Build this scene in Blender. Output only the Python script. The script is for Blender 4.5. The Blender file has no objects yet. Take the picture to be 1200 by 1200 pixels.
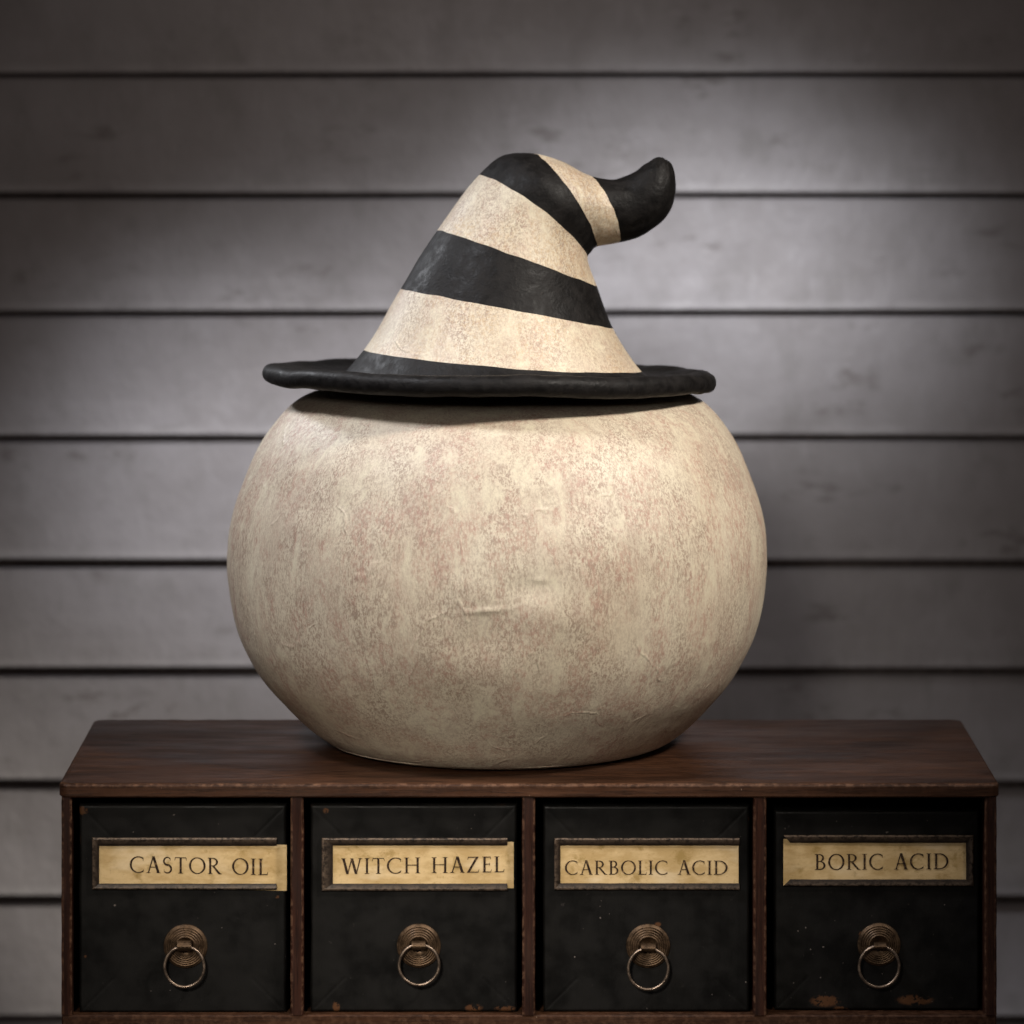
import bpy, math, random
from mathutils import Vector, noise

random.seed(7)
sc = bpy.context.scene
COL = sc.collection

# ------------------------------------------------------------------ camera
# 1 photo pixel (1200 px wide photograph) = 0.6 mm in the plane of the cabinet front (Y = 0)
S, D, HZ = 0.0006, 3.0, -40.0          # metres per pixel, camera distance, horizon row
CAMZ = (918 - HZ) * S                  # the cabinet top is Z = 0
cam = bpy.data.cameras.new('camera')
cam.sensor_width = 36
cam.lens = 36 * D / (1200 * S)
cam.shift_y = -(600 - HZ) / 1200
cam.clip_start = 0.1
cam.clip_end = 50
cam.dof.use_dof = True
cam.dof.focus_distance = 3.05
cam.dof.aperture_fstop = 5.4
camo = bpy.data.objects.new('camera', cam)
camo.location = (0, -D, CAMZ)
camo.rotation_euler = (math.radians(90), 0, 0)
COL.objects.link(camo)
sc.camera = camo

# ------------------------------------------------------------------ light (a studio: lamps only)
w = bpy.data.worlds.new('World')
sc.world = w
w.use_nodes = True
w.node_tree.nodes['Background'].inputs[0].default_value = (1.0, 0.84, 0.78, 1)
w.node_tree.nodes['Background'].inputs[1].default_value = 0.045
sc.view_settings.view_transform = 'Standard'
sc.view_settings.look = 'None'
sc.view_settings.exposure = 0
sc.view_settings.gamma = 1


def lamp(name, kind, loc, target, power, color, **kw):
    l = bpy.data.lights.new(name, kind)
    l.energy = power
    l.color = color
    for k, v in kw.items():
        setattr(l, k, v)
    o = bpy.data.objects.new(name, l)
    o.location = loc
    d = Vector(target) - Vector(loc)
    o.rotation_euler = d.to_track_quat('-Z', 'Y').to_euler()
    COL.objects.link(o)
    return o


# warm key, high in front and to the right; its cone ends above the hat and before the last drawer
lamp('key_lamp', 'SPOT', (1.46, -1.02, 1.85), (0.07, 0.08, 0.24), 320, (1.0, 0.925, 0.835),
     spot_size=math.radians(18.5), spot_blend=0.95, shadow_soft_size=0.16)
# cooler lamp high on the left
lamp('side_lamp', 'SPOT', (-1.20, -0.62, 2.0), (-0.07, 0.08, 0.26), 185, (0.95, 0.95, 1.0),
     spot_size=math.radians(20), spot_blend=0.9, shadow_soft_size=0.20)
# cool rim lamp, left and behind, outside the frame
lamp('rim_lamp', 'SPOT', (-0.66, 0.58, 0.70), (-0.12, 0.12, 0.30), 13, (0.93, 0.95, 1.0),
     spot_size=math.radians(34), spot_blend=0.9, shadow_soft_size=0.06)
# frontal lamp aimed at the cabinet front, a wide flat beam
fl = lamp('front_lamp', 'SPOT', (-0.50, -2.2, 0.95), (-0.07, 0.0, -0.095), 205, (1.0, 0.92, 0.80),
          spot_size=math.radians(10), spot_blend=1.0, shadow_soft_size=0.15)
fl.scale = (1.8, 1.0, 1.0)
# weak frontal lamp that opens the shade under the brim
lamp('fill_lamp', 'SPOT', (-0.30, -2.3, 0.85), (-0.03, 0.0, 0.24), 75, (1.0, 0.93, 0.86),
     spot_size=math.radians(11), spot_blend=1.0, shadow_soft_size=0.25)
# background spots between the pumpkin and the boards, above the frame
wl = lamp('wall_lamp', 'SPOT', (0.20, 0.12, 0.64), (0.15, 0.80, 0.285), 19, (0.96, 0.96, 1.0),
          spot_size=math.radians(23), spot_blend=1.0, shadow_soft_size=0.10)
wl.scale = (1.9, 1.0, 1.0)
wl = lamp('wall_lamp', 'SPOT', (0.10, 0.10, 0.66), (0.11, 0.80, 0.265), 3, (0.97, 0.96, 1.0),
          spot_size=math.radians(40), spot_blend=1.0, shadow_soft_size=0.12)
wl.scale = (1.6, 1.0, 1.0)
wl = lamp('wall_lamp', 'SPOT', (-0.20, 0.12, 0.64), (-0.19, 0.80, 0.115), 20, (0.97, 0.96, 1.0),
          spot_size=math.radians(25), spot_blend=1.0, shadow_soft_size=0.10)
wl.scale = (1.6, 1.0, 1.0)
lamp('wall_lamp', 'SPOT', (-0.05, 0.10, 0.85), (-0.02, 0.80, 0.34), 1.9, (1.0, 0.88, 0.80),
     spot_size=math.radians(85), spot_blend=1.0, shadow_soft_size=0.1)


# ------------------------------------------------------------------ helpers
def P(px, py, Y):
    """The place at depth Y that stands at photo pixel (px, py)."""
    k = S * (D + Y) / D
    return Vector(((px - 600) * k, Y, CAMZ - (py - HZ) * k))


def mesh(name, verts, faces, mat, parent=None, smooth=False):
    me = bpy.data.meshes.new(name)
    off = Vector((0, 0, 0))
    p = parent
    while p is not None:
        off += p.location
        p = p.parent
    me.from_pydata([tuple(Vector(v) - off) for v in verts], [], faces)
    me.validate()
    me.update()
    if smooth:
        me.polygons.foreach_set('use_smooth', [True] * len(me.polygons))
    if mat:
        me.materials.append(mat)
    o = bpy.data.objects.new(name, me)
    COL.objects.link(o)
    o.parent = parent
    return o


def thing(name, label, cat, loc=(0, 0, 0), group=None):
    o = bpy.data.objects.new(name, None)
    o.empty_display_size = 0.05
    o.location = loc
    o['label'] = label
    o['category'] = cat
    if group:
        o['group'] = group
    COL.objects.link(o)
    return o


class MB:
    def __init__(s):
        s.v, s.f = [], []

    def add(s, v, f):
        b = len(s.v)
        s.v += [Vector(x) for x in v]
        s.f += [tuple(i + b for i in q) for q in f]

    def prism(s, ring, axis_vec):
        """A closed polygon (list of points) swept by a vector, capped."""
        n = len(ring)
        a = [Vector(p) for p in ring]
        b = [p + Vector(axis_vec) for p in a]
        s.add(a + b, [tuple(range(n))[::-1], tuple(range(n, 2 * n))] +
              [(i, (i + 1) % n, n + (i + 1) % n, n + i) for i in range(n)])

    def box(s, x0, x1, y0, y1, z0, z1, c=0.0):
        """A box whose edges are chamfered by c."""
        if c <= 0:
            s.prism([(x0, y0, z0), (x1, y0, z0), (x1, y1, z0), (x0, y1, z0)], (0, 0, z1 - z0))
            return
        v, idx = [], {}
        for i, x in enumerate((x0, x1)):
            for j, y in enumerate((y0, y1)):
                for k, z in enumerate((z0, z1)):
                    sx, sy, sz = (c if i == 0 else -c), (c if j == 0 else -c), (c if k == 0 else -c)
                    for a, q in (('x', (x, y + sy, z + sz)), ('y', (x + sx, y, z + sz)), ('z', (x + sx, y + sy, z))):
                        idx[(a, i, j, k)] = len(v)
                        v.append(q)
        f = []
        cyc = [(0, 0), (1, 0), (1, 1), (0, 1)]
        for t in (0, 1):
            f.append([idx[('x', t, a, b)] for a, b in cyc])
            f.append([idx[('y', a, t, b)] for a, b in cyc])
            f.append([idx[('z', a, b, t)] for a, b in cyc])
        for a in (0, 1):
            for b in (0, 1):
                f.append([idx[('x', a, b, 0)], idx[('x', a, b, 1)], idx[('y', a, b, 1)], idx[('y', a, b, 0)]])
                f.append([idx[('x', a, 0, b)], idx[('x', a, 1, b)], idx[('z', a, 1, b)], idx[('z', a, 0, b)]])
                f.append([idx[('y', 0, a, b)], idx[('y', 1, a, b)], idx[('z', 1, a, b)], idx[('z', 0, a, b)]])
        for i in (0, 1):
            for j in (0, 1):
                for k in (0, 1):
                    f.append([idx[('x', i, j, k)], idx[('y', i, j, k)], idx[('z', i, j, k)]])
        s.add(v, f)

    def lathe(s, prof, cx, cz, y0, n=40):
        """Revolve (radius, forward) pairs about an axis along -Y through (cx, cz)."""
        rows = []
        for r, h in prof:
            rows.append([(cx + r * math.cos(2 * math.pi * k / n), y0 - h, cz + r * math.sin(2 * math.pi * k / n))
                         for k in range(n)])
        v = [p for row in rows for p in row]
        f = []
        for i in range(len(rows) - 1):
            for k in range(n):
                f.append((i * n + k, i * n + (k + 1) % n, (i + 1) * n + (k + 1) % n, (i + 1) * n + k))
        s.add(v, f)

    def tube(s, pts, r, n=10, closed=False):
        m = len(pts)
        pts = [Vector(p) for p in pts]
        v, f = [], []
        for i, p in enumerate(pts):
            a = pts[(i - 1) % m] if (closed or i > 0) else p
            b = pts[(i + 1) % m] if (closed or i < m - 1) else p
            t = (b - a).normalized()
            up = Vector((0, 1, 0)) if abs(t.y) < 0.9 else Vector((1, 0, 0))
            u = t.cross(up).normalized()
            w_ = t.cross(u)
            for k in range(n):
                q = 2 * math.pi * k / n
                v.append(p + (u * math.cos(q) + w_ * math.sin(q)) * r)
        for i in range(m if closed else m - 1):
            for k in range(n):
                j = (i + 1) % m
                f.append((i * n + k, i * n + (k + 1) % n, j * n + (k + 1) % n, j * n + k))
        if not closed:
            f += [tuple(range(n)), tuple(range((m - 1) * n, m * n))[::-1]]
        s.add(v, f)

    def build(s, name, mat, parent=None, smooth=False):
        import bmesh
        o = mesh(name, s.v, s.f, mat, parent, smooth)
        bm = bmesh.new()
        bm.from_mesh(o.data)
        bmesh.ops.recalc_face_normals(bm, faces=bm.faces)
        bm.to_mesh(o.data)
        bm.free()
        if smooth:
            o.data.polygons.foreach_set('use_smooth', [True] * len(o.data.polygons))
        return o


# ------------------------------------------------------------------ materials
class NT:
    def __init__(s, name, rough=0.5, spec=0.5, metal=0.0):
        m = bpy.data.materials.new(name)
        m.use_nodes = True
        s.m, s.t = m, m.node_tree
        s.b = s.t.nodes['Principled BSDF']
        s.b.inputs['Roughness'].default_value = rough
        s.b.inputs['Specular IOR Level'].default_value = spec
        s.b.inputs['Metallic'].default_value = metal
        s.tc = s.t.nodes.new('ShaderNodeTexCoord').outputs['Object']

    def link(s, a, b):
        s.t.links.new(a, b)

    def coords(s, scale, shift=(0, 0, 0), src=None):
        n = s.t.nodes.new('ShaderNodeMapping')
        n.inputs['Scale'].default_value = scale
        n.inputs['Location'].default_value = shift
        s.link(src or s.tc, n.inputs['Vector'])
        return n.outputs[0]

    def noise(s, scale=(1, 1, 1), detail=3, rough=0.55, shift=(0, 0, 0), dist=0.0, src=None):
        n = s.t.nodes.new('ShaderNodeTexNoise')
        n.inputs['Scale'].default_value = 1
        n.inputs['Detail'].default_value = detail
        n.inputs['Roughness'].default_value = rough
        n.inputs['Distortion'].default_value = dist
        s.link(s.coords(scale, shift, src), n.inputs['Vector'])
        return n.outputs['Fac']

    def voronoi(s, scale, shift=(0, 0, 0), feature='F1'):
        n = s.t.nodes.new('ShaderNodeTexVoronoi')
        n.inputs['Scale'].default_value = 1
        n.feature = feature
        s.link(s.coords(scale, shift), n.inputs['Vector'])
        return n.outputs['Distance']

    def ramp(s, fac, lo, hi, a=0.0, b=1.0):
        n = s.t.nodes.new('ShaderNodeMapRange')
        n.interpolation_type = 'SMOOTHSTEP'
        n.inputs['From Min'].default_value = lo
        n.inputs['From Max'].default_value = hi
        n.inputs['To Min'].default_value = a
        n.inputs['To Max'].default_value = b
        s.link(fac, n.inputs['Value'])
        return n.outputs[0]

    def math(s, op, a, b):
        n = s.t.nodes.new('ShaderNodeMath')
        n.operation = op
        for i, x in enumerate((a, b)):
            if isinstance(x, (int, float)):
                n.inputs[i].default_value = x
            else:
                s.link(x, n.inputs[i])
        return n.outputs[0]

    def mix(s, fac, a, b):
        n = s.t.nodes.new('ShaderNodeMix')
        n.data_type = 'RGBA'
        for i, x in ((0, fac), (6, a), (7, b)):
            if isinstance(x, (int, float)):
                n.inputs[i].default_value = x
            elif isinstance(x, tuple):
                n.inputs[i].default_value = (*x, 1)
            else:
                s.link(x, n.inputs[i])
        return n.outputs[2]

    def attr(s, name):
        n = s.t.nodes.new('ShaderNodeAttribute')
        n.attribute_name = name
        return n.outputs['Fac']

    def color(s, c):
        if isinstance(c, tuple):
            s.b.inputs['Base Color'].default_value = (*c, 1)
        else:
            s.link(c, s.b.inputs['Base Color'])

    def rough(s, r):
        s.link(r, s.b.inputs['Roughness'])

    def bump(s, h, dist, strength=1.0, prev=None):
        n = s.t.nodes.new('ShaderNodeBump')
        n.inputs['Distance'].default_value = dist
        n.inputs['Strength'].default_value = strength
        s.link(h, n.inputs['Height'])
        if prev is not None:
            s.link(prev, n.inputs['Normal'])
        s.link(n.outputs[0], s.b.inputs['Normal'])
        return n.outputs[0]


def cream_paint(name, warm=0.0, vs=0.42, base=(0.65, 0.578, 0.445), red=0.68):
    """Cream paint rubbed back over brown-pink: fine fibrous speckle, clear cream streaks, rubbed patches."""
    t = NT(name, 0.46, 0.5)
    big = t.noise((13, 13, 9), 3, 0.55)
    c = t.mix(t.ramp(big, 0.35, 0.65), base, (base[0] * 0.93, base[1] * 0.90, base[2] * 0.88))
    # clear yellowish places where the cream paint lies thick
    st = t.noise((52, 52, 14), 5, 0.7, (3, 1, 0), 0.6)
    c = t.mix(t.ramp(st, 0.52, 0.70, 0, 0.55), c, (0.68, 0.625, 0.46))
    thin = t.ramp(st, 0.47, 0.66, 1.0, 0.22)
    # fine taupe speckle everywhere, in two sizes
    m1 = t.ramp(t.noise((24, 24, 15), 5, 0.7, (7, 0, 2)), 0.32, 0.62, 0.35, 1.0)
    s1 = t.noise((980, 980, 980 * vs), 4, 0.75, (0, 5, 0), 0.0)
    s3 = t.noise((430, 430, 430 * vs), 6, 0.8, (4, 1, 7), 0.0)
    sp = t.math('ADD', t.math('MULTIPLY', s1, 0.5), t.math('MULTIPLY', s3, 0.5))
    k1 = t.math('MULTIPLY', t.math('MULTIPLY', t.ramp(sp, 0.46, 0.55), m1), thin)
    c = t.mix(t.math('MULTIPLY', k1, 0.86), c, (0.285, 0.198, 0.148))
    # thin uneven veil of brown wash under the speckle
    v1 = t.ramp(t.noise((30, 30, 22), 5, 0.7, (11, 3, 5)), 0.45, 0.70, 0.0, 0.42)
    c = t.mix(t.math('MULTIPLY', v1, thin), c, (0.425, 0.325, 0.255))
    # pinkish rubbed patches made of coarser flecks
    m2 = t.ramp(t.noise((40, 40, 20), 5, 0.7, (1, 9, 4)), 0.43, 0.60)
    s2 = t.noise((420, 420, 420 * vs), 6, 0.8, (2, 2, 8), 0.0)
    k2 = t.math('MULTIPLY', t.math('MULTIPLY', t.ramp(s2, 0.45, 0.58), m2), t.ramp(st, 0.5, 0.68, 1.0, 0.4))
    c = t.mix(t.math('MULTIPLY', k2, red), c, (0.40, 0.225, 0.175))
    if warm:
        k3 = t.math('MULTIPLY', t.ramp(t.noise((420, 420, 330), 5, 0.75, (5, 5, 5)), 0.45, 0.60),
                    t.ramp(t.noise((24, 24, 24), 4, 0.65, (4, 0, 1)), 0.38, 0.60))
        c = t.mix(t.math('MULTIPLY', k3, warm), c, (0.44, 0.27, 0.12))
    # tiny dark flecks and pale grains
    k4 = t.ramp(t.noise((1100, 1100, 620), 2, 0.5, (9, 3, 3)), 0.66, 0.76)
    c = t.mix(t.math('MULTIPLY', k4, 0.55), c, (0.19, 0.13, 0.095))
    k5 = t.ramp(t.noise((950, 950, 460), 2, 0.5, (1, 8, 2)), 0.63, 0.76)
    c = t.mix(t.math('MULTIPLY', k5, 0.55), c, (0.70, 0.65, 0.52))
    t.color(c)
    t.rough(t.ramp(sp, 0.35, 0.65, 0.40, 0.56))
    n1 = t.bump(t.noise((95, 95, 45), 5, 0.6, (0, 0, 6)), 0.0016, 0.4)
    # thin raised folds of the paper skin, broken up
    ed = t.t.nodes.new('ShaderNodeTexVoronoi')
    ed.feature = 'DISTANCE_TO_EDGE'
    ed.inputs['Scale'].default_value = 1
    wn = t.t.nodes.new('ShaderNodeTexNoise')
    wn.inputs['Scale'].default_value = 30
    wn.inputs['Detail'].default_value = 3
    t.link(t.tc, wn.inputs['Vector'])
    va = t.t.nodes.new('ShaderNodeVectorMath')
    va.operation = 'MULTIPLY_ADD'
    t.link(wn.outputs['Color'], va.inputs[0])
    va.inputs[1].default_value = (0.03, 0.03, 0.03)
    t.link(t.tc, va.inputs[2])
    t.link(t.coords((22, 22, 9), (0.3, 0.1, 0.7), va.outputs[0]), ed.inputs['Vector'])
    fold = t.math('MULTIPLY', t.ramp(ed.outputs['Distance'], 0.0, 0.028, 1, 0), t.ramp(t.noise((40, 40, 30), 2, 0.5, (6, 6, 0)), 0.50, 0.62))
    n2 = t.bump(fold, 0.0012, 0.26, n1)
    t.bump(sp, 0.0007, 0.5, n2)
    return t.m


M_PUMPKIN = cream_paint('rubbed_cream_paint')
M_HATCREAM = cream_paint('rubbed_cream_stripe', 0.42, 0.75, (0.665, 0.59, 0.445), 0.35)


def black_paint():
    t = NT('worn_black_paint', 0.47, 0.17)
    n = t.noise((120, 120, 120), 4, 0.6)
    f = t.noise((480, 480, 480), 3, 0.6, (3, 0, 0))
    c = t.mix(t.ramp(n, 0.35, 0.7), (0.0062, 0.0056, 0.0054), (0.0125, 0.0110, 0.0104))
    c = t.mix(t.math('MULTIPLY', t.ramp(f, 0.62, 0.75), 0.4), c, (0.05, 0.042, 0.035))
    t.color(c)
    t.rough(t.ramp(n, 0.3, 0.7, 0.46, 0.66))
    n1 = t.bump(t.noise((70, 70, 70), 3, 0.5, (0, 4, 0)), 0.0025, 0.5)
    t.bump(f, 0.0006, 0.5, n1)
    return t.m


M_BLACK = black_paint()


def wood(name, dark, light, axis='x', rough=0.42):
    t = NT(name, rough, 0.2)
    sc1 = {'x': (4, 34, 90), 'z': (90, 90, 4)}[axis]
    sc2 = {'x': (26, 170, 520), 'z': (520, 520, 22)}[axis]
    a = t.noise(sc1, 4, 0.6, (0, 1, 2), 0.6)
    b = t.noise(sc2, 8, 0.78, (2, 0, 5), 0.1)
    p = t.noise(sc2, 6, 0.75, (6, 3, 1))
    c = t.mix(t.ramp(a, 0.3, 0.7), dark, light)
    c = t.mix(t.math('MULTIPLY', t.ramp(b, 0.47, 0.57), 0.75), c, tuple(x * 0.5 for x in dark))
    c = t.mix(t.math('MULTIPLY', t.ramp(p, 0.56, 0.70), 0.55), c, tuple(min(1, x * 2.0) for x in light))
    # bruises, dust and pale nicks
    d = t.noise({'x': (9, 40, 60), 'z': (60, 60, 12)}[axis], 4, 0.65, (8, 8, 8))
    c = t.mix(t.math('MULTIPLY', t.ramp(d, 0.55, 0.75), 0.3), c, (0.060, 0.034, 0.021))
    k = t.ramp(t.noise((380, 380, 380), 2, 0.5, (4, 2, 7)), 0.765, 0.79)
    c = t.mix(t.math('MULTIPLY', k, 0.7), c, (0.30, 0.21, 0.15))
    # worn edges
    e = t.math('MULTIPLY', t.attr('wear_or_lit_edge'), t.ramp(t.noise((210, 210, 210), 4, 0.7), 0.42, 0.66))
    c = t.mix(e, c, (0.15, 0.078, 0.046))
    t.color(c)
    t.rough(t.ramp(d, 0.3, 0.7, rough - 0.06, rough + 0.14))
    t.bump(b, 0.0008, 0.35)
    return t.m


M_WOOD = wood('old_mahogany', (0.030, 0.0120, 0.0058), (0.062, 0.0260, 0.0125))
M_WOODV = wood('old_mahogany_upright', (0.018, 0.0065, 0.0042), (0.042, 0.0150, 0.0085), 'z')


def drawer_paint():
    t = NT('chipped_black_drawer_paint', 0.5, 0.16)
    n = t.noise((40, 40, 40), 4, 0.6)
    g = t.noise((300, 300, 26), 3, 0.6, (1, 1, 1))
    c = t.mix(t.ramp(n, 0.3, 0.7), (0.0032, 0.0030, 0.0028), (0.0066, 0.0060, 0.0055))
    # dust specks and small nicks
    k = t.ramp(t.noise((330, 330, 330), 1, 0.4, (0, 3, 0)), 0.785, 0.81)
    c = t.mix(t.math('MULTIPLY', k, 0.7), c, (0.16, 0.135, 0.12))
    h = t.ramp(t.noise((120, 120, 120), 5, 0.75, (3, 3, 3)), 0.66, 0.74)
    c = t.mix(t.math('MULTIPLY', h, 0.35), c, (0.10, 0.085, 0.08))
    # chips to bare wood
    ch = t.math('MULTIPLY', t.attr('wear_or_lit_edge'), t.ramp(t.noise((190, 190, 190), 4, 0.7, (2, 7, 7)), 0.36, 0.50))
    c = t.mix(t.ramp(ch, 0.30, 0.75, 0, 0.9), c, t.mix(n, (0.050, 0.020, 0.010), (0.125, 0.055, 0.022)))
    t.color(c)
    t.rough(t.ramp(n, 0.3, 0.7, 0.40, 0.62))
    n1 = t.bump(g, 0.0007, 0.22)
    t.bump(h, 0.0006, -0.5, n1)
    return t.m


M_DRAWER = drawer_paint()


def plain(name, col, rough, metal=0.0, vary=0.3, spec=0.5, scale=220, bumpd=0.0004):
    t = NT(name, rough, spec, metal)
    n = t.noise((scale, scale, scale), 4, 0.65)
    lo = tuple(x * (1 - vary) for x in col)
    hi = tuple(min(1, x * (1 + vary)) for x in col)
    t.color(t.mix(t.ramp(n, 0.3, 0.7), lo, hi))
    t.rough(t.ramp(n, 0.3, 0.7, rough - 0.08, rough + 0.12))
    t.bump(n, bumpd, 0.4)
    return t.m


M_BRASS = plain('tarnished_brass', (0.085, 0.052, 0.029), 0.46, 0.75, 0.45)
M_RING = plain('worn_brass_ring', (0.22, 0.165, 0.125), 0.36, 0.9, 0.25)


def holder_mat():
    t = NT('browned_metal_strip', 0.45, 0.3, 0.2)
    n = t.noise((150, 150, 150), 4, 0.65)
    c = t.mix(t.ramp(n, 0.35, 0.7), (0.0095, 0.0060, 0.0040), (0.026, 0.0165, 0.0105))
    e = t.math('MULTIPLY', t.attr('wear_or_lit_edge'), t.ramp(t.noise((420, 420, 420), 3, 0.7, (1, 0, 0)), 0.36, 0.58))
    c = t.mix(t.math('MULTIPLY', e, 0.8), c, (0.17, 0.12, 0.085))
    t.color(c)
    t.bump(n, 0.0005, 0.4)
    return t.m


M_HOLDER = holder_mat()


def paper(seed):
    t = NT('aged_label_paper', 0.75, 0.25)
    s = seed * 3.7
    a = t.noise((38, 38, 75), 5, 0.65, (s, 0, 1))
    b = t.noise((60, 60, 70), 5, 0.7, (1, s, 4))
    f = t.noise((420, 420, 700), 3, 0.6, (s, 2, 0))
    c = t.mix(t.ramp(a, 0.40, 0.62), (0.60, 0.435, 0.225), (0.46, 0.315, 0.14))
    c = t.mix(t.ramp(b, 0.53, 0.68, 0, 0.8), c, (0.30, 0.195, 0.06))
    c = t.mix(t.ramp(t.noise((22, 22, 60), 3, 0.5, (0, s, s)), 0.55, 0.7, 0, 0.5), c, (0.74, 0.60, 0.40))
    c = t.mix(t.ramp(f, 0.6, 0.78, 0, 0.4), c, (0.25, 0.15, 0.06))
    t.color(c)
    t.bump(f, 0.0003, 0.3)
    return t.m


def ink_mat():
    t = NT('faded_brown_ink', 0.8, 0.2)
    n = t.noise((500, 500, 500), 4, 0.7)
    t.color(t.mix(t.ramp(n, 0.50, 0.72), (0.020, 0.010, 0.006), (0.22, 0.135, 0.065)))
    return t.m


M_INK = ink_mat()


def wall_paint():
    t = NT('grey_board_paint', 0.5, 0.4)
    a = t.noise((7, 7, 9), 4, 0.6)
    b = t.noise((26, 26, 18), 4, 0.65, (2, 2, 2))
    c = t.mix(t.ramp(a, 0.3, 0.7), (0.40, 0.378, 0.382), (0.475, 0.455, 0.468))
    c = t.mix(t.ramp(b, 0.50, 0.74, 0, 0.55), c, (0.335, 0.32, 0.315))
    e = t.noise((60, 60, 22), 4, 0.65, (5, 0, 1))
    c = t.mix(t.ramp(e, 0.52, 0.72, 0, 0.4), c, (0.52, 0.505, 0.52))
    # small knots and scuffs
    k = t.ramp(t.voronoi((5.3, 5.3, 8.0), (0.2, 0, 0.4)), 0.03, 0.075, 1, 0)
    c = t.mix(t.math('MULTIPLY', k, 0.35), c, (0.20, 0.17, 0.16))
    # scuffs through the paint, and light caught on the lower edges, painted in as paler colour
    q = t.math('MULTIPLY', t.ramp(t.noise((9, 9, 14), 3, 0.6, (1, 7, 3)), 0.54, 0.66), t.ramp(t.noise((26, 26, 70), 5, 0.7, (4, 4, 4)), 0.50, 0.62))
    c = t.mix(t.math('MULTIPLY', q, 0.6), c, (0.21, 0.185, 0.175))
    e2 = t.math('MULTIPLY', t.attr('wear_or_lit_edge'), t.ramp(t.noise((18, 18, 18), 4, 0.65, (0, 2, 2)), 0.30, 0.62))
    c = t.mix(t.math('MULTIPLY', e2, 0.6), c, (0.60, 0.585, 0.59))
    t.color(c)
    t.rough(t.ramp(b, 0.3, 0.7, 0.42, 0.6))
    n1 = t.bump(t.noise((22, 22, 16), 5, 0.65, (0, 0, 3)), 0.006, 0.6)
    t.bump(k, 0.004, -0.5, n1)
    return t.m


M_WALL = wall_paint()
M_GAP = plain('shaded_board_gap', (0.16, 0.135, 0.125), 0.8, 0, 0.3, 0.2)
M_DARK = plain('dark_stained_wood', (0.02, 0.012, 0.009), 0.6)


def set_attr(o, name, fn):
    me = o.data
    at = me.attributes.new(name, 'FLOAT', 'POINT')
    at.data.foreach_set('value', [fn(v.co) for v in me.vertices])


# ------------------------------------------------------------------ clapboard wall
WY = 0.80
wall = thing('clapboard_wall', 'grey painted clapboard wall with dark shadow gaps behind the pumpkin', 'wall',
             (0, WY, -0.9))
KW = S * (D + WY) / D


def wz(py):
    return CAMZ - (py - HZ) * KW


lines = [-335, -195, -52, 88, 228.5, 366, 512, 657, 783, 915, 1050, 1190, 1330, 1470, 1610]  # photo rows of the gaps
for i in range(len(lines) - 1):
    zt, zb = wz(lines[i] + (2.0 if lines[i] < 130 else 3.5 if lines[i] < 600 else 7.5)), wz(lines[i + 1] - 3.0)
    tilt = random.uniform(-0.0009, 0.0009)
    nx = 60
    v, f = [], []
    prof = [(WY + 0.001, 1.0), (WY - 0.0015, 0.985), (WY - 0.005, 0.55), (WY - 0.0078, 0.30), (WY - 0.0112, 0.10), (WY - 0.0126, 0.035), (WY - 0.0126, 0.015),
            (WY - 0.0105, 0.0), (WY + 0.0022, 0.0)]
    prof = [(WY + 0.0022, 1.0)] + prof
    m = len(prof)
    for k in range(nx + 1):
        x = -2.2 + 4.4 * k / nx
        wob = 0.0008 * noise.noise((x * 3, i * 5.1, 0)) + tilt * x
        wob2 = 0.0007 * noise.noise((x * 3, i * 5.1, 9))
        for (y, q) in prof:
            v.append((x, y + 0.001 * noise.noise((x * 2, i * 3, q)), zb + (zt - zb) * q + (wob if q < 0.5 else wob2)))
    for k in range(nx):
        for j in range(m - 1):
            f.append((k * m + j, k * m + j + 1, (k + 1) * m + j + 1, (k + 1) * m + j))
    mb = MB()
    mb.add(v, f)
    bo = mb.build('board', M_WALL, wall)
    at = bo.data.attributes.new('wear_or_lit_edge', 'FLOAT', 'POINT')
    at.data.foreach_set('value', [1.0 if 0.0 < prof[j % m][1] < 0.05 else 0.0 for j in range(len(v))])  # marks the lower edge rows that get the painted-in edge light
mb = MB()
mb.box(-2.2, 2.2, WY + 0.0025, WY + 0.03, wz(1612), wz(-337))
mb.build('backing_sheet', M_GAP, wall)

# ------------------------------------------------------------------ drawer cabinet
cab = thing('drawer_cabinet', 'old mahogany apothecary cabinet with four black labelled drawers under the pumpkin',
            'cabinet', (0, 0, -0.174))
XL, XR = (72 - 600) * S, (1168 - 600) * S
DEP = 0.255
TH = 0.0098


def fx(px):
    return (px - 600) * S


def fz(py):
    return -(py - 918) * S


# top board: rounded front corners and arris, slightly uneven front edge
def rounded_outline(x0, x1, y0, y1, r, n=7):
    pts = []
    for cx, cy, a0 in ((x1 - r, y0 + r, -90), (x1 - r, y1 - r, 0), (x0 + r, y1 - r, 90), (x0 + r, y0 + r, 180)):
        for k in range(n + 1):
            a = math.radians(a0 + 90 * k / n)
            pts.append((cx + r * math.cos(a), cy + r * math.sin(a)))
    return pts


def dense(pts, step):
    out = []
    for i, p in enumerate(pts):
        q = pts[(i + 1) % len(pts)]
        L = math.dist(p, q)
        n = max(1, int(L / step))
        for k in range(n):
            out.append((p[0] + (q[0] - p[0]) * k / n, p[1] + (q[1] - p[1]) * k / n))
    return out


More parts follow.
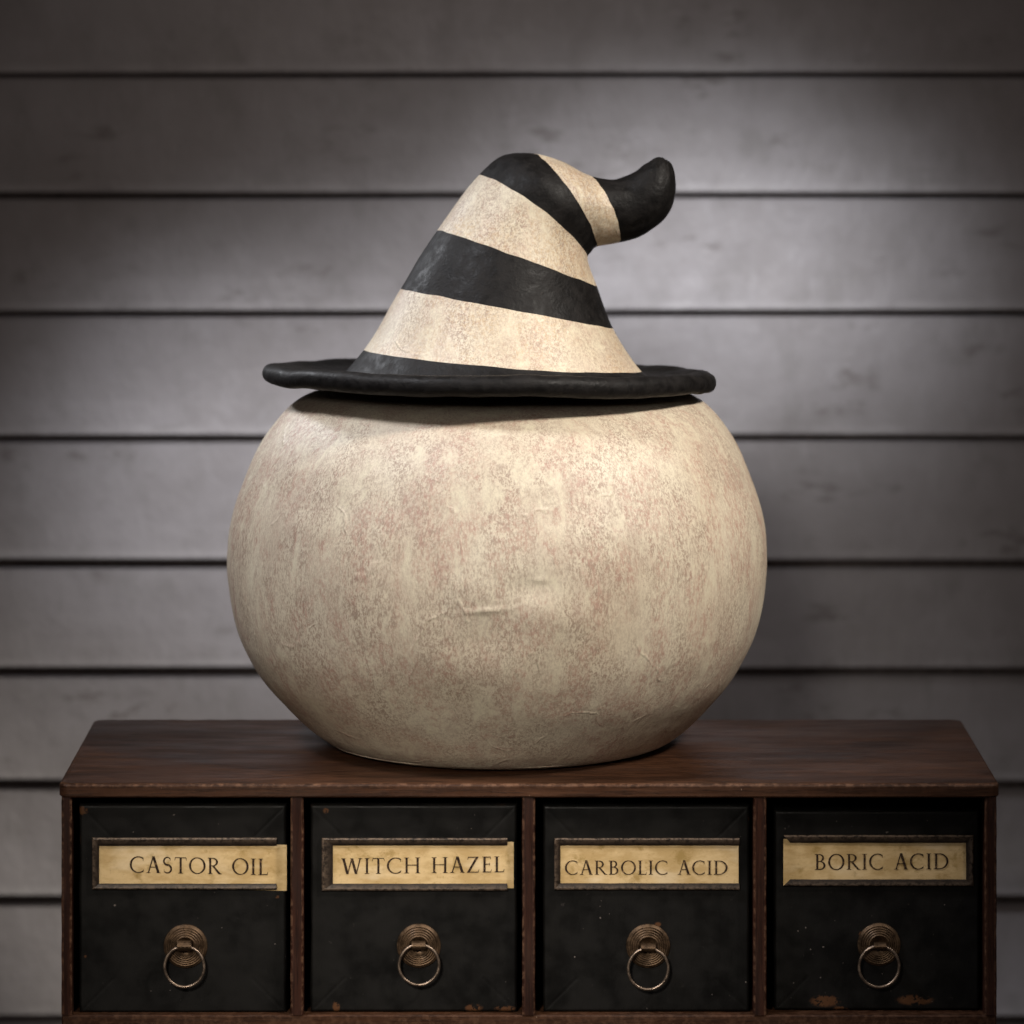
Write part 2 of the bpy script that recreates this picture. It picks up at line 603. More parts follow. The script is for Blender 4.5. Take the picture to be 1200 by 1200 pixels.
base = dense(rounded_outline(XL - 0.002, XR + 0.002, -0.0012, DEP, 0.007), 0.004)
v, f = [], []
levels = [(0.0040, 0.0, 0.0), (0.0019, 0.0, 0.35), (0.0007, -0.0007, 1.0), (0.0, -0.0019, 0.5), (0.0, -0.0032, 0.05), (0.0, -TH + 0.001, 0.05), (0.0008, -TH, 0.05)]
n = len(base)
cx0, cy0 = (XL + XR) / 2, DEP / 2
for ins, z, wv in levels:
    for (x, y) in base:
        wob = 0.0005 * noise.noise((x * 55, y * 55, 3)) + 0.0003 * noise.noise((x * 170, y * 170, 5))
        dx = (1 if x < cx0 else -1) * ins if abs(abs(x - cx0) - (XR - XL) / 2 - 0.002) < 0.006 else 0
        dy = (1 if y < cy0 else -1) * ins if min(abs(y + 0.0012), abs(y - DEP)) < 0.006 else 0
        v.append((x + dx, y + dy + (wob if y < 0.01 else 0), z + (wob * 0.6 if z > -0.003 else 0)))
for l in range(len(levels) - 1):
    for k in range(n):
        f.append((l * n + k, l * n + (k + 1) % n, (l + 1) * n + (k + 1) % n, (l + 1) * n + k))
f.append(tuple(range(n)))
f.append(tuple(range((len(levels) - 1) * n, len(levels) * n))[::-1])
top = MB()
top.add(v, f)
to = top.build('top_board', M_WOOD, cab)
wv_all = [w_ for (_, _, w_) in levels for _ in range(n)]
at = to.data.attributes.new('wear_or_lit_edge', 'FLOAT', 'POINT')
at.data.foreach_set('value', [wv * (1.0 if p[1] < 0.01 else 0.25) for wv, p in zip(wv_all, v)])

ZB = fz(1190)


def upright(name, x0, x1):
    m = MB()
    nz = 40
    prof = [(x0, 0.0020), (x0, 0.0009), (x0 + 0.0009, 0.0), (x0 + 0.0019, 0.0), (x1 - 0.0019, 0.0), (x1 - 0.0009, 0.0), (x1, 0.0009),
            (x1, 0.0020), (x1, DEP - 0.006), (x0, DEP - 0.006)]
    v, f = [], []
    for k in range(nz + 1):
        z = ZB + (-TH - ZB) * k / nz
        for j, (x, y) in enumerate(prof):
            wob = 0.00035 * noise.noise((x * 90 + j, z * 70, 2))
            v.append((x + (wob if j < 8 else 0), y, z))
    c = len(prof)
    for k in range(nz):
        for j in range(c):
            f.append((k * c + j, k * c + (j + 1) % c, (k + 1) * c + (j + 1) % c, (k + 1) * c + j))
    f += [tuple(range(c)), tuple(range(nz * c, (nz + 1) * c))[::-1]]
    m.add(v, f)
    o = m.build(name, M_WOODV, cab)
    at = o.data.attributes.new('wear_or_lit_edge', 'FLOAT', 'POINT')
    at.data.foreach_set('value', [(0.75 if (i % c) in (1, 2, 5, 6) else 0.0) for i in range(len(v))])
    return o


upright('side_panel', XL, fx(84))
upright('side_panel', fx(1154), XR)
for a, b in ((340.5, 355.5), (612, 627), (883, 898)):
    upright('divider', fx(a), fx(b))
mb = MB()
mb.box(XL, XR, 0.0006, DEP - 0.006, ZB - 0.0108, ZB, 0.001)
o = mb.build('bottom_board', M_WOOD, cab)
set_attr(o, 'wear_or_lit_edge', lambda c: 0.3 if c.y < 0.01 else 0.0)
mb = MB()
mb.box(XL + 0.002, XR - 0.002, DEP - 0.0055, DEP - 0.0005, ZB - 0.010, -TH)
mb.build('back_panel', M_DARK, cab)

# the support under the cabinet (below the frame)
mb = MB()
mb.box(XL + 0.004, XR - 0.004, 0.004, DEP - 0.004, -0.21, -0.1742)
tb = mb.build('tabletop', M_DARK)
tb['kind'] = 'structure'


# ------------------------------------------------------------------ lettering: roman capitals drawn as strokes
def glyphs():
    TK, TN, SF = 0.125, 0.055, 0.035     # thick stem, thin stroke, serif height
    G = {}

    def ser(x, y, w_=0.30):
        h = SF if y < 0.5 else -SF
        return [(x - w_ / 2, y), (x + w_ / 2, y), (x + w_ / 2, y + h * 0.6), (x + w_ * 0.2, y + h * 1.5),
                (x - w_ * 0.2, y + h * 1.5), (x - w_ / 2, y + h * 0.6)]

    def stem(x, y0=0.0, y1=1.0, w_=TK):
        return [(x - w_ / 2, y0), (x + w_ / 2, y0), (x + w_ / 2, y1), (x - w_ / 2, y1)]

    def diag(x0, y0, x1, y1, w_):
        return [(x0 - w_ / 2, y0), (x0 + w_ / 2, y0), (x1 + w_ / 2, y1), (x1 - w_ / 2, y1)]

    def bar(x0, x1, y, w_=TN):
        return [(x0, y - w_ / 2), (x1, y - w_ / 2), (x1, y + w_ / 2), (x0, y + w_ / 2)]

    def path(pts, wf):
        """A ribbon along pts; wf(i, direction) gives its width. Returned as quads."""
        L, R = [], []
        for i, p in enumerate(pts):
            a, b = pts[max(0, i - 1)], pts[min(len(pts) - 1, i + 1)]
            dx, dy = b[0] - a[0], b[1] - a[1]
            l = math.hypot(dx, dy) or 1
            dx, dy = dx / l, dy / l
            h = wf(i / (len(pts) - 1), dx, dy) / 2
            L.append((p[0] - dy * h, p[1] + dx * h))
            R.append((p[0] + dy * h, p[1] - dx * h))
        return [[L[i], R[i], R[i + 1], L[i + 1]] for i in range(len(pts) - 1)]

    def contrast(t, dx, dy):
        return TN + (TK - TN) * abs(dy) ** 1.5

    def ell(cx, cy, rx, ry, a0, a1, n=26):
        return [(cx + rx * math.cos(math.radians(a0 + (a1 - a0) * k / n)),
                 cy + ry * math.sin(math.radians(a0 + (a1 - a0) * k / n))) for k in range(n + 1)]

    G['I'] = (0.34, [stem(0.17), ser(0.17, 0), ser(0.17, 1)])
    G['L'] = (0.60, [stem(0.17), ser(0.17, 0), ser(0.17, 1), bar(0.17, 0.57, 0.027),
                     [(0.52, 0.0), (0.57, 0.0), (0.605, 0.20), (0.58, 0.20)]])
    G['T'] = (0.78, [stem(0.39), ser(0.39, 0), bar(0.06, 0.72, 0.972),
                     [(0.06, 1.0), (0.10, 1.0), (0.05, 0.80), (0.025, 0.80)],
                     [(0.68, 1.0), (0.72, 1.0), (0.755, 0.80), (0.73, 0.80)]])
    G['H'] = (0.98, [stem(0.17), stem(0.81), ser(0.17, 0), ser(0.17, 1), ser(0.81, 0), ser(0.81, 1), bar(0.17, 0.81, 0.52)])
    G['E'] = (0.62, [stem(0.17), ser(0.17, 0), ser(0.17, 1), bar(0.17, 0.55, 0.027), bar(0.17, 0.52, 0.973),
                     bar(0.17, 0.47, 0.52), [(0.50, 0.0), (0.55, 0.0), (0.595, 0.19), (0.57, 0.19)],
                     [(0.48, 1.0), (0.52, 1.0), (0.545, 0.83), (0.52, 0.83)],
                     [(0.45, 0.44), (0.48, 0.44), (0.48, 0.60), (0.45, 0.60)]])
    G['Z'] = (0.78, [diag(0.10, 0.0, 0.64, 1.0, 0.15), bar(0.05, 0.70, 0.027), bar(0.10, 0.70, 0.973),
                     [(0.66, 0.0), (0.70, 0.0), (0.75, 0.20), (0.725, 0.20)],
                     [(0.10, 1.0), (0.14, 1.0), (0.085, 0.81), (0.06, 0.81)]])
    G['A'] = (0.86, [diag(0.13, 0.0, 0.42, 1.03, 0.07), diag(0.73, 0.0, 0.43, 1.03, 0.155), bar(0.22, 0.62, 0.36),
                     ser(0.13, 0, 0.25), ser(0.73, 0, 0.27)])
    G['W'] = (1.22, [diag(0.36, 0.0, 0.12, 1.0, 0.15), diag(0.37, 0.0, 0.61, 1.0, 0.07), diag(0.86, 0.0, 0.61, 1.0, 0.15),
                     diag(0.87, 0.0, 1.10, 1.0, 0.07), ser(0.12, 1, 0.27), ser(1.10, 1, 0.24), ser(0.61, 1, 0.22)])
    G['O'] = (1.00, path(ell(0.5, 0.5, 0.43, 0.485, 0, 360, 44), contrast))
    G['C'] = (0.88, path(ell(0.52, 0.5, 0.455, 0.485, 52, 308, 34), contrast) +
              [[(0.79, 0.74), (0.815, 0.74), (0.815, 0.95), (0.785, 0.90)], [(0.785, 0.10), (0.815, 0.05), (0.835, 0.20), (0.81, 0.21)]])
    G['D'] = (0.94, [stem(0.17), ser(0.13, 0, 0.24), ser(0.13, 1, 0.24)] +
              path([(0.17, 0.973), (0.36, 0.973)] + ell(0.36, 0.5, 0.49, 0.473, 90, -90, 26) + [(0.17, 0.027)], contrast))
    G['R'] = (0.84, [stem(0.17), ser(0.17, 0), ser(0.13, 1, 0.22), diag(0.74, 0.0, 0.34, 0.50, 0.15), ser(0.77, 0, 0.20)] +
              path([(0.17, 0.973), (0.30, 0.973)] + ell(0.30, 0.74, 0.27, 0.233, 90, -90, 18) + [(0.17, 0.507)], contrast))
    G['B'] = (0.72, [stem(0.17), ser(0.13, 0, 0.24), ser(0.13, 1, 0.24)] +
              path([(0.17, 0.973), (0.28, 0.973)] + ell(0.28, 0.755, 0.24, 0.218, 90, -90, 18) + [(0.17, 0.537)], contrast) +
              path([(0.17, 0.537), (0.30, 0.537)] + ell(0.30, 0.282, 0.30, 0.255, 90, -90, 18) + [(0.17, 0.027)], contrast))
    sp = ell(0.30, 0.745, 0.205, 0.235, 35, 255, 16) + ell(0.305, 0.265, 0.225, 0.245, 80, -140, 18)
    G['S'] = (0.60, path(sp, lambda t, dx, dy: TN + (TK - TN) * (1 - abs(2 * t - 1)) ** 0.8) +
              [[(0.455, 0.77), (0.48, 0.77), (0.49, 0.95), (0.455, 0.90)], [(0.10, 0.08), (0.12, 0.05), (0.115, 0.24), (0.09, 0.24)]])
    return G


GL = glyphs()


def lettering(text, x0, x1, yb0, yb1, cap, Y, parent):
    """Capitals from x0 to x1 (photo px at the card), baseline from yb0 to yb1, cap height in px."""
    adv, gap = [], 0.10
    total = 0
    for ch in text:
        wd = 0.42 if ch == ' ' else GL[ch][0]
        adv.append(total)
        total += wd + gap
    total -= gap
    kx = (x1 - x0) / total
    v, f = [], []
    lay = 0
    for ch, a in zip(text, adv):
        if ch == ' ':
            continue
        for poly in GL[ch][1]:
            lay += 1
            b = len(v)
            for (gx, gy) in poly:
                px = x0 + (a + gx) * kx
                py = yb0 + (yb1 - yb0) * (px - x0) / (x1 - x0) - gy * cap
                v.append(P(px, py, Y - 0.00006 - 0.0000012 * (lay % 40)))
            f.append(tuple(range(b, b + len(poly))))
    m = MB()
    m.add(v, f)
    return m.build('lettering', M_INK, parent)


# ------------------------------------------------------------------ drawers
def Kd(Y):
    return S * (D + Y) / D


REC = 0.0085                  # how far the drawer fronts sit behind the cabinet front


def drawer(x0, x1, y0, y1, text, hold, card, txt, knob, chips, open_side, rec, label):
    """All numbers are photo pixels; the drawer front lies at Y = rec."""
    A, B = P(x0, y1, rec), P(x1, y0, rec)
    X0, Z0, X1, Z1 = A.x, A.z, B.x, B.z
    N = 130
    v, f = [], []
    r = 0.0016
    for j in range(N + 1):
        for i in range(N + 1):
            u, t_ = i / N, j / N
            x, z = X0 + (X1 - X0) * u, Z0 + (Z1 - Z0) * t_
            e = min(x - X0, X1 - x, z - Z0, Z1 - z)
            y = rec + (r - math.sqrt(max(0, r * r - (r - e) ** 2)) if e < r else 0)
            y += 0.00025 * noise.noise((x * 30, z * 30, rec * 900)) + 0.00012 * noise.noise((x * 120, z * 120, 4))
            # mitre joints scored from the corners to the middle
            for cx_, cz_, sx, sz in ((X0, Z1, 1, -1), (X1, Z1, -1, -1), (X1, Z0, -1, 1), (X0, Z0, 1, 1)):
                p_, q_ = (x - cx_) * sx, (z - cz_) * sz
                if 0.001 < p_ < 0.024:
                    dd = abs(p_ - q_)
                    if dd < 0.0010:
                        y += 0.00035 * (1 - dd / 0.0010)
            wob = 0.0006 * noise.noise((x * 45, z * 45, 8)) if e < 0.0001 else 0
            v.append((x + wob, y, z + wob * 0.6))
    for j in range(N):
        for i in range(N):
            a = j * (N + 1) + i
            f.append((a, a + 1, a + N + 2, a + N + 1))
    nb = len(v)
    # the box behind the front
    v += [(X0, 0.235, Z0), (X1, 0.235, Z0), (X1, 0.235, Z1), (X0, 0.235, Z1)]
    c00, c10, c01, c11 = 0, N, N * (N + 1), (N + 1) * (N + 1) - 1
    rowb = [i for i in range(N + 1)]
    rowt = [N * (N + 1) + i for i in range(N + 1)]
    lef = [j * (N + 1) for j in range(N + 1)]
    rig = [j * (N + 1) + N for j in range(N + 1)]
    f.append(tuple(rowb) + (nb + 1, nb))
    f.append(tuple(rowt[::-1]) + (nb + 3, nb + 2))
    f.append(tuple(lef[::-1]) + (nb, nb + 3))
    f.append(tuple(rig) + (nb + 2, nb + 1))
    f.append((nb, nb + 1, nb + 2, nb + 3))
    m = MB()
    m.add(v, f)
    d = m.build('drawer', M_DRAWER, cab, True)
    d['label'] = label
    for p in d.data.polygons:
        if len(p.vertices) > 4 or max(p.vertices) >= nb:
            p.use_smooth = False
    off = Vector(cab.location)
    ch3 = [(P(cx_, cy_, rec), rx_ * Kd(rec), ry_ * Kd(rec)) for cx_, cy_, rx_, ry_ in chips]

    def wear_or_lit_edge(co):
        co = co + off
        s_ = 0.0
        for c_, a_, b_ in ch3:
            q = math.hypot((co.x - c_.x) / a_, (co.z - c_.z) / b_)
            s_ = max(s_, 1.35 - q)
        e = min(co.x - X0, X1 - co.x, co.z - Z0, Z1 - co.z)
        if e < 0.0012:
            s_ = max(s_, 0.34 * max(0.0, noise.noise((co.x * 60, co.z * 60, rec * 700)) + 0.45))
        return max(0.0, min(1.0, s_))
    set_attr(d, 'wear_or_lit_edge', wear_or_lit_edge)

    # ---- label holder: bent metal strips, mitred
    hl, ht, hr, hb, tl, tt, tb_ = hold          # outer left, top, right, bottom; strip widths left, top, bottom
    Yb, Yf = rec - 0.0002, rec - 0.0032
    mb = MB()
    wearv = []

    def strip(outer0, outer1, inner1, inner0):
        """Outer edge p->q low at the drawer, raised ridge, inner edge folded back."""
        n_ = 24
        rows = []
        for k in range(n_ + 1):
            t_ = k / n_
            o_ = (outer0[0] + (outer1[0] - outer0[0]) * t_, outer0[1] + (outer1[1] - outer0[1]) * t_)
            i_ = (inner0[0] + (inner1[0] - inner0[0]) * t_, inner0[1] + (inner1[1] - inner0[1]) * t_)
            jit = 0.5 * noise.noise((o_[0] * 0.06, o_[1] * 0.06, 7))
            row = []
            for q, y, w_ in ((0.0, Yb, 0.1), (0.0, Yf + 0.0010, 0.5), (0.10, Yf + 0.0002, 1.0), (0.24, Yf, 0.55), (0.85, Yf + 0.0006, 0.0),
                             (1.0, Yf + 0.0010, 0.25), (1.0, Yf + 0.0016, 0.0)):
                row.append((P(o_[0] + (i_[0] - o_[0]) * q, o_[1] + (i_[1] - o_[1]) * q + jit * 0.5, y), w_))
            rows.append(row)
        c = 7
        v_ = [p for row in rows for p, _ in row]
        wearv.extend(w_ for row in rows for _, w_ in row)
        f_ = []
        for k in range(n_):
            for j in range(c - 1):
                f_.append((k * c + j, k * c + j + 1, (k + 1) * c + j + 1, (k + 1) * c + j))
        f_ += [tuple(range(c)), tuple(range(n_ * c, (n_ + 1) * c))[::-1]]
        mb.add(v_, f_)

    if open_side == 'right':
        strip((hl, ht), (hr, ht), (hr, ht + tt), (hl + tl, ht + tt))
        strip((hl, hb), (hr, hb), (hr, hb - tb_), (hl + tl, hb - tb_))
        strip((hl, ht), (hl, hb), (hl + tl, hb - tb_), (hl + tl, ht + tt))
    else:
        strip((hl, ht), (hr, ht), (hr - tl, ht + tt), (hl + 8, ht + tt))
        strip((hl, hb), (hr, hb), (hr - tl, hb - tb_), (hl + 8, hb - tb_))
        strip((hr, ht), (hr, hb), (hr - tl, hb - tb_), (hr - tl, ht + tt))
    h = mb.build('label_holder', M_HOLDER, d)
    at = h.data.attributes.new('wear_or_lit_edge', 'FLOAT', 'POINT')
    at.data.foreach_set('value', wearv)

    # ---- the paper card, held in the strips
    cl, cr, ct0, cb0, ct1, cb1 = card          # left, right, top/bottom at left, top/bottom at right
    Yc = rec - 0.0008
    nx = 30
    cv, cf = [], []
    for k in range(nx + 1):
        t_ = k / nx
        px = cl + (cr - cl) * t_
        for back in (0, 1):
            bend = 0.00012 * math.sin(t_ * 5 + rec * 300)
            tear = 0.35 * noise.noise((px * 0.2, ct0 * 0.3, 1))
            cv.append(P(px, ct0 + (ct1 - ct0) * t_ + tear, Yc + bend + 0.0003 * back))
            cv.append(P(px, cb0 + (cb1 - cb0) * t_ + tear, Yc + bend + 0.0003 * back))
    for k in range(nx):
        a, b = k * 4, (k + 1) * 4
        cf += [(a, a + 1, b + 1, b), (a + 2, b + 2, b + 3, a + 3), (a, b, b + 2, a + 2), (a + 1, a + 3, b + 3, b + 1)]
    cf += [(0, 2, 3, 1), (nx * 4, nx * 4 + 1, nx * 4 + 3, nx * 4 + 2)]
    mb = MB()
    mb.add(cv, cf)
    mb.build('label_card', paper(x0 * 0.013), d)
    tx0, tx1, tb0, tb1, cap = txt
    lettering(text, tx0, tx1, tb0, tb1, cap, Yc - 0.0002, d)

    # ---- ring pull: stepped rosette, post, ring
    (kx, ky, kr), (rx, ry, rr), (px_, py_, pw, ph) = knob
    k_ = Kd(rec)
    c = P(kx, ky, rec)
    R = kr * k_
    prof = [(R, -0.0004), (R, 0.0010), (R * 0.97, 0.0016)]
    for q in (0.86, 0.76, 0.66, 0.56, 0.46):
        hgt = 0.0016 + (0.97 - q) * 0.0058
        prof += [(R * (q + 0.055), hgt - 0.0006), (R * (q + 0.035), hgt + 0.0002), (R * q, hgt + 0.0003), (R * (q - 0.02), hgt - 0.0003)]
    prof += [(R * 0.38, 0.0040), (R * 0.34, 0.0028), (R * 0.10, 0.0028), (0.00001, 0.0028)]
    mb = MB()
    mb.lathe(prof, c.x, c.z, rec, 48)
    mb.build('rosette', M_BRASS, d, True)
    q0 = P(px_, py_, rec - 0.006)
    mb = MB()
    hw, hh = pw / 2 * k_, ph / 2 * k_
    pr = []
    for a in range(16):
        g = 2 * math.pi * a / 16
        pr.append((q0.x - hw, rec - 0.0078 + 0.0042 * math.cos(g) * 0.9, q0.z + hh * math.sin(g)))
    mb.prism(pr, (2 * hw, 0, 0))
    mb.box(q0.x - hw * 0.45, q0.x + hw * 0.45, rec - 0.0070, rec - 0.002, q0.z - hh * 0.6, q0.z + hh * 0.6, 0.0004)
    mb.build('pull_post', M_BRASS, d)
    e0 = P(rx, ry, rec - 0.0085)
    pts = []
    for a in range(56):
        g = 2 * math.pi * a / 56
        xx = rr * k_ * math.cos(g) * (1 + 0.012 * math.sin(2 * g + kx))
        zz = rr * k_ * math.sin(g)
        pts.append((e0.x + xx, rec - 0.0078 - 0.0016 * (1 - math.sin(g)) / 2, e0.z + zz))
    mb = MB()
    mb.tube(pts, 1.75 * k_, 12, True)
    mb.build('pull_ring', M_RING, d, True)
    return d


drawer(93, 335.5, 943, 1187, 'CASTOR OIL', (108, 981.5, 324, 1042.5, 8, 9.5, 7), (110, 336, 984.5, 1037.5, 990, 1044),
       (152, 314, 1022.5, 1025.5, 19), ((217.5, 1108.5, 25.7), (216, 1132.8, 23.3), (216.3, 1107.5, 16.5, 12)),
       [(97, 950, 7, 6), (325, 1051, 3, 2), (100, 1120, 2, 3)], 'right', REC, 'black drawer with the CASTOR OIL card, slid out a little to the right')
drawer(364, 606, 943, 1186, 'WITCH HAZEL', (377, 982, 594.5, 1044, 13, 8.5, 8.5), (380, 602, 987, 1038, 986.5, 1041),
       (400, 591, 1024.5, 1022, 18.5), ((490.8, 1108, 25.8), (491, 1130.5, 23.3), (490.5, 1107, 16, 10)),
       [(394, 1180, 5, 8), (555, 1181, 12, 5), (592, 1182, 14, 4), (382, 950, 4, 4)], 'right', REC + 0.0005, 'black drawer with the WITCH HAZEL card in its holder')
drawer(636.5, 878.5, 944, 1186, 'CARBOLIC ACID', (649.5, 982, 866.5, 1043, 7, 8.5, 8), (652, 865.5, 986, 1038, 985.5, 1038),
       (662, 853, 1025, 1025, 16.5), ((759.5, 1108.2, 25.8), (759.6, 1135.4, 23.6), (759.6, 1109.5, 17, 9)),
       [(771, 1084, 5, 4), (877, 960, 2, 3)], 'right', REC + 0.001, 'black drawer with the CARBOLIC ACID card flush in its holder')
drawer(907.5, 1148, 950, 1184, 'BORIC ACID', (918, 978.5, 1141, 1038.5, 9, 9, 8), (918, 1137, 983, 1038, 982, 1036),
       (954.5, 1112, 1019.5, 1018.5, 18.5), ((1030, 1106.5, 25.2), (1030.2, 1132.6, 23.6), (1031, 1107.5, 14, 7)),
       [(967, 1173, 20, 8), (1072, 1172, 24, 7), (985, 1182, 10, 3), (1009, 1095, 3, 4)], 'left', REC + 0.005, 'black drawer with the BORIC ACID card, pushed in furthest')

# ------------------------------------------------------------------ pumpkin
PY = 0.165
KP = Kd(PY)
PXC = (583.3 - 600) * KP
pump_prof = [(0, 1.5), (110, 1), (155, 0.2), (176, 0), (187, 0.8), (196, 3), (204, 6.8), (212, 12), (225, 22), (247, 43.5), (273, 73), (292, 104), (304, 132),
             (312, 165), (316, 205), (314.5, 240), (308.5, 273), (298.5, 303), (284, 338), (267, 366), (243, 393),
             (222, 405), (200, 409), (150, 410), (60, 410), (0, 410)]


def spline(pts, n):
    """Catmull-Rom through 2-D points, centripetal-ish, n samples a segment."""
    out = []
    for i in range(len(pts) - 1):
        p0, p1, p2, p3 = (Vector(pts[max(0, i - 1)]), Vector(pts[i]), Vector(pts[i + 1]), Vector(pts[min(len(pts) - 1, i + 2)]))
        d1 = (p2 - p1).length
        m1 = (p2 - p0) / max(1e-6, (p2 - p0).length) * d1
        m2 = (p3 - p1) / max(1e-6, (p3 - p1).length) * d1
        for k in range(n):
            t_ = k / n
            h00, h10 = 2 * t_ ** 3 - 3 * t_ ** 2 + 1, t_ ** 3 - 2 * t_ ** 2 + t_
            h01, h11 = -2 * t_ ** 3 + 3 * t_ ** 2, t_ ** 3 - t_ ** 2
            out.append(p1 * h00 + m1 * h10 + p2 * h01 + m2 * h11)
    out.append(Vector(pts[-1]))
    return out


prof = spline(pump_prof, 15)
NA = 460
v, f = [], []
for r, z in prof:
    r = max(r, 0.02)
    for k in range(NA):
        a = 2 * math.pi * k / NA
        ca, sa = math.cos(a), math.sin(a)
        x, y, zz = r * KP * ca, -r * KP * sa, max(0.0, z * KP)
        q = Vector((x * 6, y * 6, zz * 6))
        bumpy = 0.0016 * noise.noise(q) + 0.0007 * noise.noise(q * 3.1) + 0.00022 * noise.noise(q * 11)
        # marks in the papier-mache on the front, placed by (x, z) on its surface
        if sa > 0.2:
            sx, sz = x + PXC, zz

            def g(px, py, wx, wy, rot=0.0):
                c = P(px, py, PY - math.sqrt(max(0.0, (316 * KP) ** 2 - ((px - 583) * KP) ** 2)) * 0.985)
                dx, dz = (sx - c.x) / KP, (sz - c.z) / KP
                c_, s_ = math.cos(rot), math.sin(rot)
                return math.exp(-(((dx * c_ + dz * s_) / wx) ** 2) - (((-dx * s_ + dz * c_) / wy) ** 2))
            bumpy -= 0.0017 * g(622, 690, 30, 15)                      # shallow dents
            bumpy -= 0.0013 * g(570, 750, 40, 26)
            bumpy -= 0.0010 * g(650, 600, 26, 34)
            bumpy -= 0.0008 * g(486, 640, 40, 60)
            bumpy += 0.0012 * g(662, 726, 40, 20, -0.2)
            bumpy += 0.0009 * g(545, 690, 26, 24)
            bumpy += 0.0007 * g(634, 680, 8, 3.0)                      # raised paper wrinkles
            bumpy += 0.0011 * g(568, 716, 24, 2.6, 0.08)
            bumpy += 0.0004 * g(686, 735, 3.2, 30, 0.25)
            bumpy += 0.0003 * g(746, 720, 3.0, 40, 0.2)
            bumpy += 0.0003 * g(634, 640, 3.0, 46, 0.05)
            bumpy += 0.0003 * g(712, 600, 3.0, 60, -0.12)
        if zz < 0.0035:
            bumpy *= 0.2
        v.append((PXC + x + ca * bumpy, PY + y - sa * bumpy, zz + 0.0003))
for i in range(len(prof) - 1):
    for k in range(NA):
        f.append((i * NA + k, i * NA + (k + 1) % NA, (i + 1) * NA + (k + 1) % NA, (i + 1) * NA + k))
f += [tuple(range(NA)), tuple(range((len(prof) - 1) * NA, len(prof) * NA))[::-1]]
mb = MB()
mb.add(v, f)
pk = mb.build('pumpkin', M_PUMPKIN, None, True)
pk['label'] = 'round cream pumpkin with rubbed brown speckles standing on the cabinet under the striped hat'
pk['category'] = 'pumpkin'

# ------------------------------------------------------------------ witch hat
hat = thing('witch_hat', 'crooked witch hat with black and cream stripes and wide black brim on the pumpkin', 'hat',
            (PXC, PY, 413 * KP))
HY = PY


def lump(p, a):
    q = Vector(p) * 14
    return a * (noise.noise(q) + 0.5 * noise.noise(q * 2.7))


# brim: a thin disc with a thick rolled edge, a little uneven
bp = spline([(0.5, -2), (120, -2), (205, -2.5), (232, -4), (244, -8.5), (254, -12), (262, -9.5), (266, -1), (263, 8), (254, 12),
             (242, 11), (226, 7), (200, 5), (120, 4), (0.5, 4)], 4)
NB = 180
v, f = [], []
for rho, t_ in bp:
    for k in range(NB):
        a = 2 * math.pi * k / NB
        ca, sa = math.cos(a), math.sin(a)
        edge = max(0.0, min(1.0, (rho - 150) / 100))
        rr = rho * (1 + edge * 0.006 * noise.noise((ca * 2, sa * 2, 1)))
        th = t_ * (1 + edge * (0.12 * noise.noise((ca * 5, sa * 5, 3)) - 0.12 * max(0, -ca) ** 3 + 0.05 * sa))
        lift = edge * (2.4 * noise.noise((ca * 2.6, sa * 2.6, 5)) + 1.1 * noise.noise((ca * 8, sa * 8, 2)))
        px = 573.5 + rr * ca
        py = 443 + 4.6 * ca * rho / 264 + 10.5 * sa * rho / 264 - th - lift
        p = P(px, py, HY - rr * KP * sa)
        d_ = lump(p, 0.0010) * edge
        v.append(p + Vector((ca * d_, -sa * d_, d_)))
m_ = len(bp)
for i in range(m_ - 1):
    for k in range(NB):
        f.append((i * NB + k, i * NB + (k + 1) % NB, (i + 1) * NB + (k + 1) % NB, (i + 1) * NB + k))
f += [tuple(range(NB)), tuple(range((m_ - 1) * NB, m_ * NB))[::-1]]
mb = MB()
mb.add(v, f)
mb.build('brim', M_BLACK, hat, True)

# crown: sections from (left outline, right outline, bow of the near side), photo pixels
keys = [((400, 441), (761, 442), (0, 8)),
        ((426.5, 410.5), (752, 435.5), (0, 8)),       # 1 black / cream
        ((469, 339), (718, 385), (0, 0)),             # 2 cream / black
        ((511.5, 269), (699, 336), (1, -2)),          # 3 black / cream
        ((561, 205), (688.5, 301), (7, -10)),         # 4 cream / black
        ((592, 181.5), (692, 296), (9, -8)),
        ((626, 180), (699.5, 289), (9, -6)),          # 6 black / cream
        ((658, 190), (711, 287), (9, -5)),
        ((692, 206), (726.5, 284), (8, -4)),          # 8 cream / black
        ((721, 210.5), (756, 275), (7, -3)),
        ((744, 202), (779, 256.5), (5, -3)),
        ((756.5, 193), (790, 231), (3, -2)),
        ((766, 187), (791, 210), (1, -1)),
        ((772.5, 185.3), (788, 196), (0, 0)),
        ((777, 185.5), (783.5, 189), (0, 0))]
bands = [(0, 1, 'black_stripe'), (1, 2, 'cream_stripe'), (2, 3, 'black_stripe'), (3, 4, 'cream_stripe'),
         (4, 6, 'black_stripe'), (6, 8, 'cream_stripe'), (8, 14, 'black_tip')]
flat = [tuple(k[0]) + tuple(k[1]) + tuple(k[2]) for k in keys]


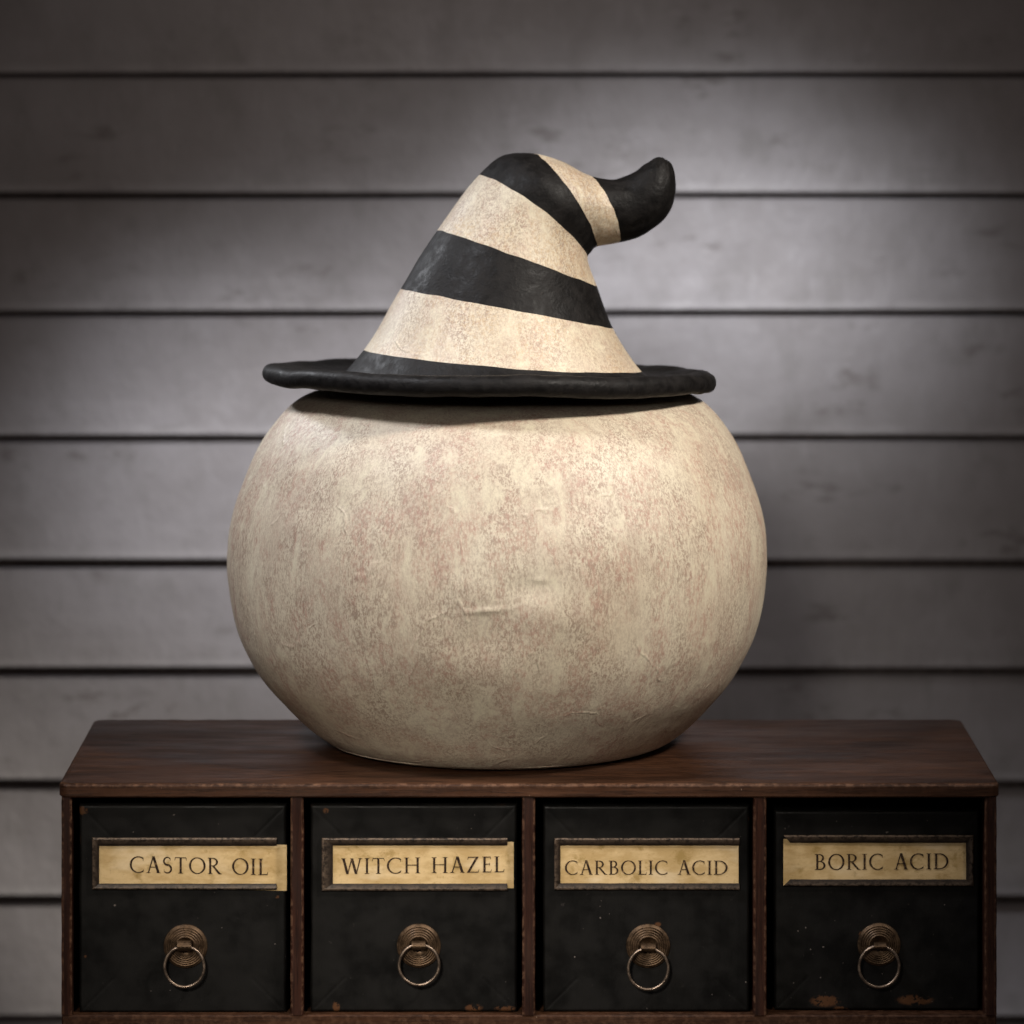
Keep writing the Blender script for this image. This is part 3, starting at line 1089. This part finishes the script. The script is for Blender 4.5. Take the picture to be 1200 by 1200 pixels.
def vspline(i, t_):
    g = lambda j: Vector(flat[max(0, min(len(flat) - 1, j))])
    p0, p1, p2, p3 = g(i - 1), g(i), g(i + 1), g(i + 2)
    res = []
    for c0 in (0, 2, 4):     # left, right, bow separately, each with length-aware tangents
        a0, a1, a2, a3 = (Vector((q[c0], q[c0 + 1])) for q in (p0, p1, p2, p3))
        l01, l12, l23 = max((a1 - a0).length, 1e-3) ** .5, max((a2 - a1).length, 1e-3) ** .5, max((a3 - a2).length, 1e-3) ** .5
        m1 = (a2 - a1) if i == 0 else ((a1 - a0) / l01 - (a2 - a0) / (l01 + l12) + (a2 - a1) / l12) * l12
        m2 = (a2 - a1) if i >= len(flat) - 2 else ((a2 - a1) / l12 - (a3 - a1) / (l12 + l23) + (a3 - a2) / l23) * l12
        h00, h10 = 2 * t_ ** 3 - 3 * t_ ** 2 + 1, t_ ** 3 - 2 * t_ ** 2 + t_
        h01, h11 = -2 * t_ ** 3 + 3 * t_ ** 2, t_ ** 3 - t_ ** 2
        res.append(a1 * h00 + m1 * h10 + a2 * h01 + m2 * h11)
    return res


NC = 128


def ring(i, t_):
    L, R, bw = vspline(i, t_)
    C = (L + R) / 2
    H = (R - L) / 2
    half = H.length * KP
    out = []
    for k in range(NC):
        a = 2 * math.pi * k / NC
        ca, sa = math.cos(a), math.sin(a)
        q = C + H * ca + bw * sa * (abs(sa) ** 0.3)
        # hand-cut, slightly wavering
        q = q + Vector((0.9 * noise.noise((ca * 4, sa * 4, i + t_)), 1.1 * noise.noise((ca * 4, sa * 4, 7 + i + t_))))
        Y = HY - half * sa * 0.96
        p = P(q.x, q.y, Y)
        c3 = P(C.x, C.y, HY)
        d_ = (p - c3).normalized() * lump(p, 0.0011)
        out.append(p + d_)
    return out


for a, b, nm in bands:
    rows = []
    for i in range(a, b):
        sub = 14 if i < 4 else 8
        for k in range(sub):
            rows.append(ring(i, k / sub))
    rows.append(ring(b - 1, 1.0))
    v = [p for row in rows for p in row]
    f = []
    for i in range(len(rows) - 1):
        for k in range(NC):
            f.append((i * NC + k, i * NC + (k + 1) % NC, (i + 1) * NC + (k + 1) % NC, (i + 1) * NC + k))
    if nm == 'black_tip':
        f.append(tuple(range((len(rows) - 1) * NC, len(rows) * NC)))
    mb = MB()
    mb.add(v, f)
    mb.build(nm, M_BLACK if nm.startswith('black') else M_HATCREAM, hat, True)
